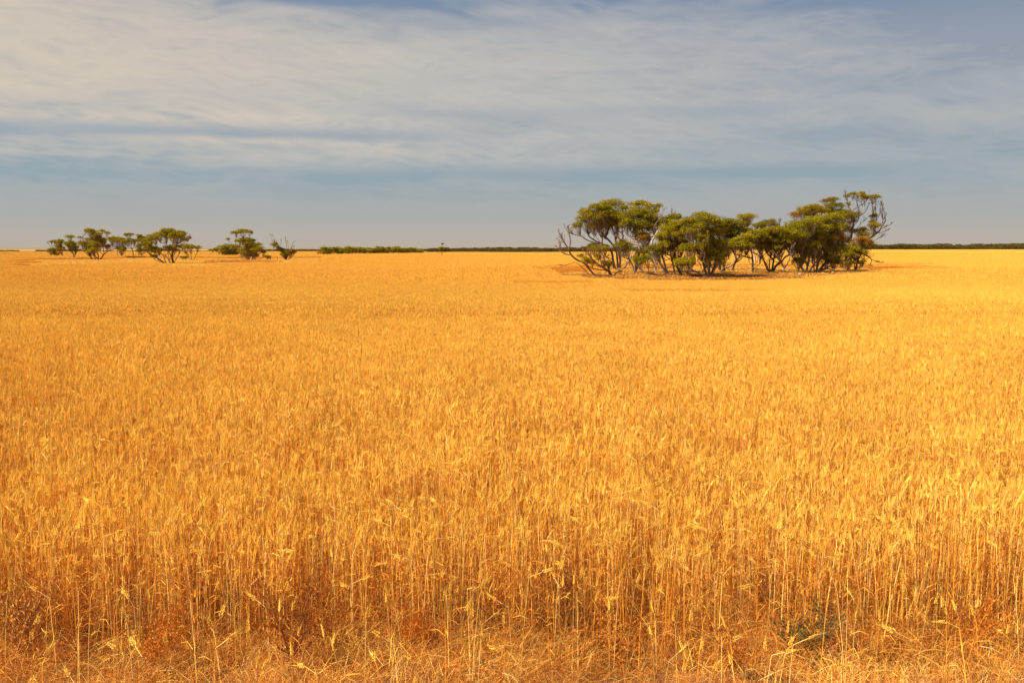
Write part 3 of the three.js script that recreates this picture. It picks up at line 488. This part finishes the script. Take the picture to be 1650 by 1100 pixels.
  { seed: 27, base: [1306, 431], label: 'domed crown on fine upright twigs standing above the dark mass', stems: [[[1306, 431], [1304, 400], [1298, 375], [1296, 358]], [[1306, 431], [1310, 395], [1314, 368], [1314, 352]]], pads: [[1281, 348, 8, 4.5, 'rust'], [1291, 343, 10, 6], [1304, 338, 12, 6], [1316, 340, 10, 6], [1323, 343, 6, 4], [1299, 346, 10, 5]], rust: 0.12, deep: 0.3 },
  { seed: 28, base: [1340, 431], label: 'flat umbrella head above a smaller head, behind the dark mass', stems: [[[1340, 431], [1341, 395], [1336, 365], [1335, 345]]], pads: [[1330, 325, 7, 3, 'rust'], [1341, 323, 7, 3.5], [1338, 335, 10, 6], [1344, 349, 12, 6], [1333, 340, 8, 4], [1357, 349, 11, 7], [1366, 353, 9, 7], [1352, 343, 7, 4]], deep: 0.3 },
  { seed: 29, base: [1362, 431], label: 'tall open tree with bare limbs and tiny flat heads at the right end', stems: [[[1358, 431], [1368, 402], [1374, 372], [1378, 348], [1384, 332]], [[1361, 430], [1376, 402], [1392, 388], [1406, 379], [1415, 368], [1422, 356]], [[1356, 430], [1366, 410], [1370, 380], [1373, 352], [1366, 335]]], bark: 'dark', thick: 0.7, twig: 0.8,
    bare: [[[1366, 337], [1361, 326], [1358, 317]], [[1372, 345], [1369, 332], [1371, 319]], [[1384, 332], [1392, 326]], [[1422, 356], [1419, 342], [1415, 330]], [[1420, 358], [1423, 352]], [[1415, 370], [1424, 366], [1430, 363]], [[1410, 376], [1419, 375], [1425, 373]], [[1400, 396], [1408, 388], [1413, 385], [1418, 383]], [[1408, 378], [1411, 358], [1410, 340]], [[1402, 362], [1403, 345], [1402, 328]], [[1382, 368], [1388, 360], [1392, 357]], [[1411, 360], [1418, 345]], [[1402, 345], [1398, 328]], [[1386, 345], [1394, 330]], [[1417, 352], [1413, 334]], [[1380, 342], [1376, 326]], [[1421, 354], [1421, 340]], [[1378, 350], [1387, 334]], [[1406, 340], [1408, 326]]],
    pads: [[1368, 315, 5, 2.5], [1378, 314, 4, 2], [1387, 318, 7, 3], [1396, 320, 5, 2.5], [1408, 318.5, 9, 2.8], [1383, 347, 5, 5], [1378, 359, 5, 7], [1406, 351, 5, 6], [1402, 360, 4, 4], [1405, 366, 10, 5], [1394, 374, 10, 6], [1386, 382, 9, 6], [1352, 332, 5, 3, '', 0.7], [1359, 331, 4, 3, '', 0.7], [1372, 374, 7, 7], [1368, 392, 9, 8]], deep: 0.1 },
  { seed: 30, base: [1379, 436.5], label: 'small tree with a drooping bare twig at the right end of the grove', stems: [[[1379, 436], [1380, 421], [1384, 409]], [[1378, 436], [1376, 420], [1373, 412]]], bark: 'dark', bare: [[[1386, 408], [1396, 411], [1404, 418]]], pads: [[1384, 390, 11, 6, 'rust'], [1395, 394, 9, 6], [1374, 402, 10, 7], [1383, 406, 8, 5], [1386, 422, 5, 3, '', 0.7], [1362, 412, 9, 6], [1366, 424, 7, 4]], rust: 0.2 },
  { seed: 31, base: [1352, 434], name: 'fallen_branch', category: 'branch', label: 'dead branch lying low beneath the right side of the dark mass', stems: [[[1352, 434], [1362, 430], [1374, 425]]], bark: 'dark', thick: 1.8, bare: [[[1362, 430], [1368, 420], [1372, 412]], [[1358, 432], [1352, 424]]] },
  { seed: 32, base: [1160, 440], name: 'fallen_branch', category: 'branch', label: 'dead forked branch lying in the open gap of the grove', stems: [[[1160, 440], [1166, 432], [1172, 427]]], bark: 'dark', thick: 1.7, bare: [[[1166, 432], [1176, 430], [1184, 424]], [[1163, 436], [1160, 428]]] },
  { seed: 33, base: [1262, 441], name: 'fallen_branch', category: 'branch', label: 'bare twiggy branch standing right of the vase-shaped tree', stems: [[[1262, 441], [1263, 432], [1264, 422]]], bark: 'grey', thick: 1.6, bare: [[[1263, 432], [1270, 420], [1272, 412]], [[1263, 430], [1256, 420]]] },
  // ---- the far group on the left
  { seed: 41, base: [93, 414], label: 'low dark tree with two thin flat tufts, leftmost of the far group', stems: [[[93, 414], [89, 406], [87, 396]], [[93, 414], [86, 404], [83, 393]]], pads: [[83, 390, 3.5, 1.5], [88.5, 389, 3.5, 1.5], [85, 404, 6, 4, '', 1.2], [90, 410, 5, 3, '', 1.2]], bare: [[[84, 400], [79, 394]]] },
  { seed: 42, base: [102, 414.5], label: 'leaning small tree, second from the left of the far group', stems: [[[102, 414], [99, 407], [96, 398]]], pads: [[97, 389, 5, 2.5], [96, 395, 5, 2], [99, 402, 6, 4, 'rust'], [94, 399, 3, 3]] },
  { seed: 43, base: [118, 418], label: 'small tree with a lone flat head over slanting stems', stems: [[[116, 418], [109, 410], [104, 405]], [[119, 417], [117, 407], [114, 398], [114, 388]], [[120, 417], [121, 404]]], pads: [[114, 382, 7, 2], [112, 394, 8, 4], [117, 398, 6, 4], [120, 404, 4, 3]] },
  { seed: 44, base: [155, 418.5], label: 'largest wide tree in the left half of the far group', stems: [[[158, 418], [158, 408], [156, 394], [153, 382]], [[148, 417], [143, 405], [140, 397]], [[160, 417], [170, 407], [178, 402], [182, 394]], [[154, 418], [150, 405], [152, 392]]], bare: [[[134, 394], [132, 382], [136, 377]], [[178, 402], [186, 400], [189, 397]]],
    pads: [[150, 373.5, 8, 3.5], [156, 377, 7, 3.5], [165, 372.5, 4.5, 1.5], [175, 376, 4.5, 2], [164, 378, 4, 2], [158, 382, 4, 1.5], [131, 384, 3, 2.5, '', 0.6], [150, 388, 12, 4], [168, 386, 6, 2], [166, 391, 5, 3], [135, 394, 9, 4], [143, 398, 9, 5], [155, 396, 10, 5], [165, 396, 6, 4, 'rust'], [146, 406, 8, 5], [158, 404, 7, 5]] },
  { seed: 45, base: [193, 415.5], label: 'round-headed tree with a dark lower head, in the middle of the far group', stems: [[[190, 415], [188, 407], [187, 396]], [[198, 415], [192, 405], [190, 396]], [[200, 414], [203, 405], [201, 398]]], pads: [[179, 387, 7, 4], [187, 388, 9, 5], [196, 389, 8, 5], [197, 403, 7, 4.5, '', 1.2], [203, 390, 4, 3]] },
  { seed: 46, base: [214, 417], label: 'tree with a long low limb to the right and a small flat top', stems: [[[214, 417], [214, 407], [212, 400], [206, 392]], [[214, 416], [220, 411], [228, 408], [235, 406]]], pads: [[208, 379, 7, 2.5], [213, 388, 6, 2], [206, 389, 7, 3], [217, 389, 5, 2]] },
  { seed: 47, base: [222, 414], label: 'slim many-tiered tree just left of the big umbrella tree', stems: [[[222, 414], [225, 402], [228, 390]]], pads: [[226, 380, 5, 1.5], [228, 385, 7, 2.5], [225, 397, 5, 3], [228, 404.5, 8, 2], [222, 388, 4, 2]] },
  { seed: 48, base: [276, 424.5], label: 'big umbrella-shaped tree casting a long flat shadow', stems: [[[278, 424], [277, 412], [273, 404], [268, 393], [265, 385]], [[279, 424], [279, 410], [281, 396], [284, 386]], [[279, 422], [285, 412], [290, 403]], [[267, 424], [266, 412], [261, 404]], [[275, 422], [268, 414], [262, 408]], [[265, 424], [260, 418], [252, 413]]], rmax: 0.3, bare: [[[283, 394], [294, 389], [302, 385]]],
    pads: [[277, 373, 9, 3.5], [267, 375, 8, 3.5], [287, 377, 8, 3.5], [257, 379.5, 9, 3.5], [245, 383, 7, 3], [295, 381, 6, 3.5], [301, 384, 4, 2], [269, 381, 9, 3.5], [283, 381, 10, 3.5], [241, 389, 7, 3], [236, 394, 5, 2.5], [250, 393, 8, 2.5], [246, 400, 8, 3], [269, 399, 7, 2.2], [281, 398, 8, 2.2], [257, 405, 7, 4, '', 0.8], [252, 401, 6, 3, '', 0.8], [274, 403, 6, 2.5], [248, 413, 4, 1.8]] },
  { seed: 49, base: [309, 419.5], label: 'low table-topped tree right of the big umbrella tree', stems: [[[307, 419], [303, 411], [302, 404]], [[309, 419], [308, 412], [308, 404]], [[311, 419], [315, 411], [316, 405]], [[311, 419], [320, 416], [322, 407]]], pads: [[294, 398, 5, 3], [301, 398.5, 8, 3.8], [310, 399, 7, 3.8], [317, 400, 5, 3.5]] },
  { seed: 50, base: [295, 419], name: 'shrub', category: 'shrub', label: 'tiny round shrub between the umbrella tree and the table-topped tree', stems: [[[295, 419], [295, 416]]], pads: [[295, 415.5, 3, 1.8], [299, 414, 3, 1]], deep: 0 },
  { seed: 51, base: [352, 412], label: 'small thin tree left of the low wide bush', stems: [[[352, 412], [351, 405]], [[339, 411], [339, 405]]], pads: [[349, 401, 4, 1.5], [353, 403, 4, 2], [342, 403.5, 3, 1]] },
  { seed: 52, base: [370, 413], label: 'low wide bushy tree left of the tall tree on the reddish rise', stems: [[[366, 413], [364, 405]], [[371, 413], [372, 403]], [[376, 413], [380, 404]]], pads: [[359, 401, 7, 4], [370, 399, 9, 4.5], [380, 400, 8, 4.5], [365, 406, 9, 4.5], [377, 407, 9, 4.5], [357, 405, 5, 3], [371, 409, 8, 3]] },
  { seed: 53, base: [400, 421.5], label: 'tall tree with a wedge-shaped flat top on the reddish rise', stems: [[[400, 421], [399, 411], [393, 398], [386, 385], [383, 380]], [[400, 421], [402, 405], [401, 390], [397, 380]], [[399, 420], [392, 408], [384, 400], [376, 394], [370, 387]], [[402, 420], [410, 408], [418, 403]]], bark: 'pale',
    pads: [[393, 374, 8, 3.2], [384, 376, 6, 2.3], [398, 374.5, 4, 3], [369.5, 385.5, 2.5, 1], [399, 388, 9, 3.5], [409, 388, 3, 1.5], [392, 389, 6, 3], [411, 395, 6, 3], [403, 394, 9, 4], [400, 403, 10, 6], [411, 404, 9, 5], [420, 402, 7, 4], [426, 407, 4, 4], [400, 412, 9, 5], [408, 412, 6, 4], [392, 405, 7, 5, '', 0.7]] },
  { seed: 54, base: [461, 419], label: 'half-dead tree with bare spikes above a dark leafy base', stems: [[[460, 419], [455, 407], [449, 397], [445, 388]], [[461, 419], [464, 408], [469, 399]], [[461, 418], [461, 405]]], bark: 'dark', thick: 1.5, bare: [[[445, 388], [441, 382]], [[461, 405], [462, 394], [460, 387]], [[463, 408], [466, 396], [464, 390]], [[469, 399], [472, 393]], [[450, 399], [453, 390]]], fine: 1,
    pads: [[454, 406, 5, 4, '', 1.3], [460, 411, 7, 5, '', 1.3], [466, 409, 5, 4], [470, 405, 4, 2.5, 'rust'], [450, 401, 3.5, 2.5], [443, 393, 4, 1.8, '', 0.7], [447, 397, 4, 2]] },
  { seed: 55, base: [434, 419], label: 'leaning dead sapling with a little bush at its foot', stems: [[[435, 419], [438, 409], [441, 398], [439, 387]]], bark: 'pale', thick: 2, bare: [[[439, 388], [437, 380]]], fine: 1, pads: [[431, 414.5, 4.5, 3, '', 1.2]], deep: 0 },
  { seed: 56, base: [712, 413.5], label: 'lone slender tree with a bare mast-like top, far out in the wheat', stems: [[[712, 413], [712, 402], [712, 391]]], bark: 'dark', thick: 2.2, bare: [[[712, 409], [707, 407]], [[712, 408], [717, 406]]], fine: 0, leaf: 0.35, pads: [[712, 400.5, 3.5, 1.6], [713, 393, 1, 0.8]], deep: 0 },
];
for (const t of trees) { const far = t.seed >= 41; t.group = t.name ? undefined : far ? FARG : GROVE; if (!far && t.pads && t.pads.length > 3) t.tangle = 10; else if (far && t.pads?.length > 6) t.tangle = 6; if (far) { t.leaf ??= 0.21; t.leaves ??= 46; t.clumps ??= 38; t.deep ??= 0.35; } mallee(t); }

// ---- scrub belt far across the wheat: single trees
{
  const r = rngOf(808), base = [413, 412, 411.6, 411, 410, 409.4];
  for (let i = 0; i < 46; i++) {
    const f = i / 45, px = 521 + 156 * f + (r() - 0.5) * 4, py = mix(411.8, 408.6, Math.pow(f, 0.8)) - (i % 3 === 1 ? 0.5 : 0), h = mix(12, 8.5, f) * (0.8 + r() * 0.35), w = 3.3 + r() * 2.2;
    mallee({ seed: 900 + i, base: [px, py], tone: 'green', rust: 0.15, label: 'olive mallee tree in the distant scrub belt beyond the wheat', group: 'trees of the distant scrub belt', stems: [[[px, py], [px + (r() - 0.5) * 2, py - h * 0.6]], [[px + 0.3, py], [px + (r() - 0.5) * 4, py - h * 0.55]]], bark: 'red', thick: 1.6, leaf: 0.55, leaves: 24, clumps: 10,
      pads: [[px, py - h + 1.6, w, 1.8], [px + (r() - 0.5) * 4, py - h * 0.6, w, 2], [px + (r() - 0.5) * 4, py - h * 0.42, w * 0.9, 1.8]], deep: 0.2 });
  }
  mallee({ seed: 990, base: [514, 412], label: 'reddish small tree standing apart left of the distant scrub belt', group: 'trees of the distant scrub belt', stems: [[[514, 412], [513, 408]], [[515, 412], [516, 408]]], bark: 'red', thick: 2, leaf: 0.5, leaves: 24, clumps: 5, pads: [[512, 407, 2.5, 1.4, 'rust'], [516, 407, 2.5, 1.4, 'rust'], [521, 406, 2.5, 1.2]], deep: 0.1 });
}
// ---- woodland along the horizon: one mass
{
  const r = rngOf(515), kinds = [];
  for (let i = 0; i < 4; i++) {
    const s = new Soup(), q = rngOf(60 + i);
    for (let k = 0; k < 260; k++) { const a = q() * 6.283, y = Math.pow(q(), 0.8), rad = Math.sqrt(1 - y * y * 0.8) * Math.sqrt(q()), c = V(Math.cos(a) * rad, 0.1 + y * 0.9, Math.sin(a) * rad), t = pick(q, [0.12, 0.1, 0.015], [0.09, 0.08, 0.02], [0.12, 0.09, 0.03], [0.15, 0.09, 0.03]), e = 0.7 + q() * 0.6; s.k = t.map((v) => v * e); const z = 0.2; s.tri(c.x + (q() - 0.5) * z, c.y + (q() - 0.5) * z * 0.7, c.z + (q() - 0.5) * z, c.x + (q() - 0.5) * z * 1.6, c.y + (q() - 0.5) * z, c.z + (q() - 0.5) * z, c.x + (q() - 0.5) * z, c.y + (q() - 0.5) * z, c.z + (q() - 0.5) * z * 1.6); }
    s.k = BARK.red; for (let k = 0; k < 5; k++) { const a = q() * 6.283; tube(s, [V(0.1 * Math.cos(a), -0.05, 0.1 * Math.sin(a)), V(0.5 * Math.cos(a), 0.6, 0.5 * Math.sin(a))], [0.03, 0.015], 3, false); }
    kinds.push({ g: s.geometry(), m: [], c: [] });
  }
  const put = (px, d, h) => { const x = (px - 825) / FPX * d, z = -d, v = pick(r, ...kinds), w = h * (0.7 + r() * 0.6); v.m.push(new THREE.Matrix4().compose(V(x, terrain(x, z) - 0.2, z), new THREE.Quaternion().setFromAxisAngle(V(0, 1, 0), r() * 6.28), V(w, h, w))); const k = 0.85 + r() * 0.3; v.c.push([k, k, k]); };
  const heightAt = (px) => px < 90 ? 2.4 : px < 690 ? 3.6 : px < 800 ? 4.4 : px < 900 ? 4.6 : px < 1380 ? 5 : mix(5, 6.2, (px - 1380) / 270);
  for (let px = -110; px < 1760; px += 1.1) for (let k = 0; k < 3; k++) {
    const d = (px < 690 ? 1150 : px < 1300 ? 900 : 850) + k * 28 + r() * 26 + 60 * noise3(px * 0.012, 3, 1); put(px + r() * 2, d, heightAt(px) * (0.58 + 0.4 * r()) * (1 + 0.3 * noise3(px * 0.035, 0, k)) * (px < 700 && noise3(px * 0.022, 5, 1) > 0.3 ? 0.45 : 1) * (px < 60 && r() < 0.4 ? 0.3 : 1));
  }
  const g = new THREE.Group(); g.name = 'woodland_treeline'; tag(g, 'low dark woodland closing the paddock along the horizon', 'woodland', null, 'stuff'); scene.add(g);
  for (const v of kinds) instanced('woodland_crowns', v, leafMat, g);
}

// ---------------------------------------------------------------- under the trees: litter that also paints tree shade, tussocks, stones, posts
{
  const r = rngOf(717), litterShade = [], tus = [], past = [];
  for (let i = 0; i < 3; i++) {
    litterShade.push({ g: grassPatch(2, 650, 700 + i, 0.05, 0.22, [GR.brown, GR.rust, [0.2, 0.11, 0.05], [0.12, 0.06, 0.03], GR.straw], 0.016, 0.75), m: [], c: [] });
    tus.push({ g: grassPatch(1.2, 420, 720 + i, 0.12, 0.42, [GR.straw, GR.rust, GR.straw, GR.straw, [0.78, 0.5, 0.12], [0.4, 0.28, 0.05]], 0.012, 0.05), m: [], c: [] });
    past.push({ g: grassPatch(8, 1300, 740 + i, 0.08, 0.24, [[0.82, 0.51, 0.1], [0.8, 0.46, 0.07], [0.76, 0.42, 0.065]], 0.05, 0.1), m: [], c: [] });
  }
  const pose = (x, z, s, k = 1) => new THREE.Matrix4().compose(V(x, terrain(x, z), z), new THREE.Quaternion().setFromAxisAngle(V(0, 1, 0), r() * 6.28), V(s, s * k, s));
  for (let i = 0; i < 2600; i++) {
    const x = 23 + (r() - 0.5) * 50, z = -(100 + (r() - 0.5) * 46); if (!bare(x, z)) continue;
    const n = noise3(x * 0.16, 2, z * 0.16), d = -z, k = 0.85 + r() * 0.3;
    if (d > 76 && d < 92 + 4 * n && x > 6 && x < 34 ? r() < 0.8 : r() < 0.06) { const v = pick(r, ...litterShade); v.m.push(pose(x, z, 0.8 + r() * 0.5)); v.c.push([k, k, k]); }  // real litter, laid thicker to darken the shadow band under the trees
    if (n > -0.3 ? r() < (d < 90 ? 0.25 : 0.5) : r() < 0.12) { const v = pick(r, ...tus); v.m.push(pose(x, z, 0.6 + r() * 0.8, d < 84 ? 0.7 : 1)); v.c.push([k, k, k]); }
  }
  for (let i = 0; i < 5200; i++) { const d = 150 + r() * 150, q = -0.55 + r() * 0.37, x = q * d, z = -d; if (!bare(x, z) || d < 140) continue; const v = pick(r, ...past), k = 0.9 + r() * 0.2; v.m.push(pose(x, z, 0.8 + r() * 0.5)); v.c.push([k, k, k]); }
  for (let i = 0; i < 260; i++) { const f = r(), px = mix(345, 440, f), d = 200 + r() * 16, x = (px - 825) / FPX * d, v = pick(r, ...tus), k = 0.8 + r() * 0.3; v.m.push(pose(x, -d, 1.5 + r() * 1.4)); v.c.push([k, k * 0.85, k * 0.7]); }
  for (let i = 0; i < 200; i++) { const px = mix(895, 960, r()), d = 96 + r() * 10, x = (px - 825) / FPX * d, v = pick(r, ...tus), k = 0.8 + r() * 0.3; v.m.push(pose(x, -d, 0.9 + r() * 0.7)); v.c.push([k, k * 0.75, k * 0.5]); }
  for (let i = 0; i < 110; i++) { const px = mix(1375, 1500, Math.pow(r(), 1.3)), d = 95 + r() * 4 + (r() < 0.3 ? 9 : 0), x = (px - 825) / FPX * d, v = pick(r, ...litterShade), k = 0.8 + r() * 0.3; v.m.push(pose(x, -d, 0.7 + r() * 0.5)); v.c.push([k, k, k]); }  // dark pieces strewn in streaks to imitate the shadows trailing right of the trees
  const a = new THREE.Group(); a.name = 'litter_and_shade'; tag(a, 'dark bark and leaf litter under the grove, also laid as painted tree shade', 'litter', null, 'stuff'); scene.add(a); for (const v of litterShade) instanced('litter_shade_pieces', v, strawMat, a);
  const b = new THREE.Group(); b.name = 'tussock_grass'; tag(b, 'dry rusty tussock grass in the clearing round the trees', 'grass', null, 'stuff'); scene.add(b); for (const v of tus) instanced('tussock_blades', v, strawMat, b);
  const c = new THREE.Group(); c.name = 'pasture_grass'; tag(c, 'pale short pasture grass round the far trees on the left', 'grass', null, 'stuff'); scene.add(c); for (const v of past) instanced('grass_blades', v, strawMat, c);
}
{
  const r = rngOf(333), mat = new THREE.MeshStandardMaterial({ color: new THREE.Color().setRGB(0.72, 0.56, 0.42), roughness: 0.9, map: soilMap });
  const shapes = [0, 1, 2].map((k) => { const g = new THREE.IcosahedronGeometry(1, 2), p = g.attributes.position; for (let i = 0; i < p.count; i++) { const q = V().fromBufferAttribute(p, i), n = 1 + 0.35 * noise3(q.x * 1.3 + k * 9, q.y * 1.3, q.z * 1.3) + 0.12 * noise3(q.x * 4, q.y * 4 + k, q.z * 4); p.setXYZ(i, q.x * n, q.y * n * 0.6, q.z * n * 0.8); } g.computeVertexNormals(); return g; });
  [1176, 1213, 1289, 1310, 1326, 1342, 1357, 1371, 1384, 1392, 1402, 1410, 1418, 1426, 1434, 1215].forEach((px, i) => {
    const py = px < 1220 ? 445.5 - (i % 3) : mix(443, 437.5, (px - 1289) / 145) + (r() - 0.5) * 0.8, g = groundAt(px, py), m = new THREE.Mesh(shapes[i % 3], mat), s = 0.13 + r() * 0.12; m.name = numbered('stone'); m.position.copy(g).y += s * 0.25; m.scale.setScalar(s); m.rotation.y = r() * 6; m.castShadow = m.receiveShadow = true;
    tag(m, px < 1220 ? 'pale stone lying at the front of the open gap in the grove' : 'pale stone in the row along the right front edge of the grove', 'stone', px < 1220 ? 'stones at the gap in the grove' : 'row of stones along the grove edge'); scene.add(m);
  });
}
function post(px, pyBase, h, r0, label) {
  const g = groundAt(px, pyBase), o = new THREE.Group(); o.name = numbered('fence_post'); o.position.copy(g); const s = new Soup(), w = new Soup(); s.k = [0.22, 0.16, 0.11];
  tube(s, [V(0, -0.1, 0), V(0.02, h * 0.4, 0), V(0.01, h * 0.8, 0.01), V(0.03, h, 0.01)], [r0 * 1.15, r0, r0 * 0.95, r0 * 0.7], 7);
  w.k = [0.3, 0.28, 0.26]; for (const f of [0.55, 0.8]) tube(w, [V(-r0 * 1.2, h * f, r0), V(r0 * 1.2, h * f, r0 * 1.05)], [0.012, 0.012], 5);
  s.mesh('post_shaft', barkMat, o); w.mesh('wire_tie', barkMat, o); tag(o, label, 'post'); scene.add(o);
}
post(1569, 414.5, 2.1, 0.045, 'thin lone post standing in the wheat right of the grove');
post(446.5, 419.5, 1.2, 0.06, 'short stump-like post beside the half-dead tree');

renderer.render(scene, camera);
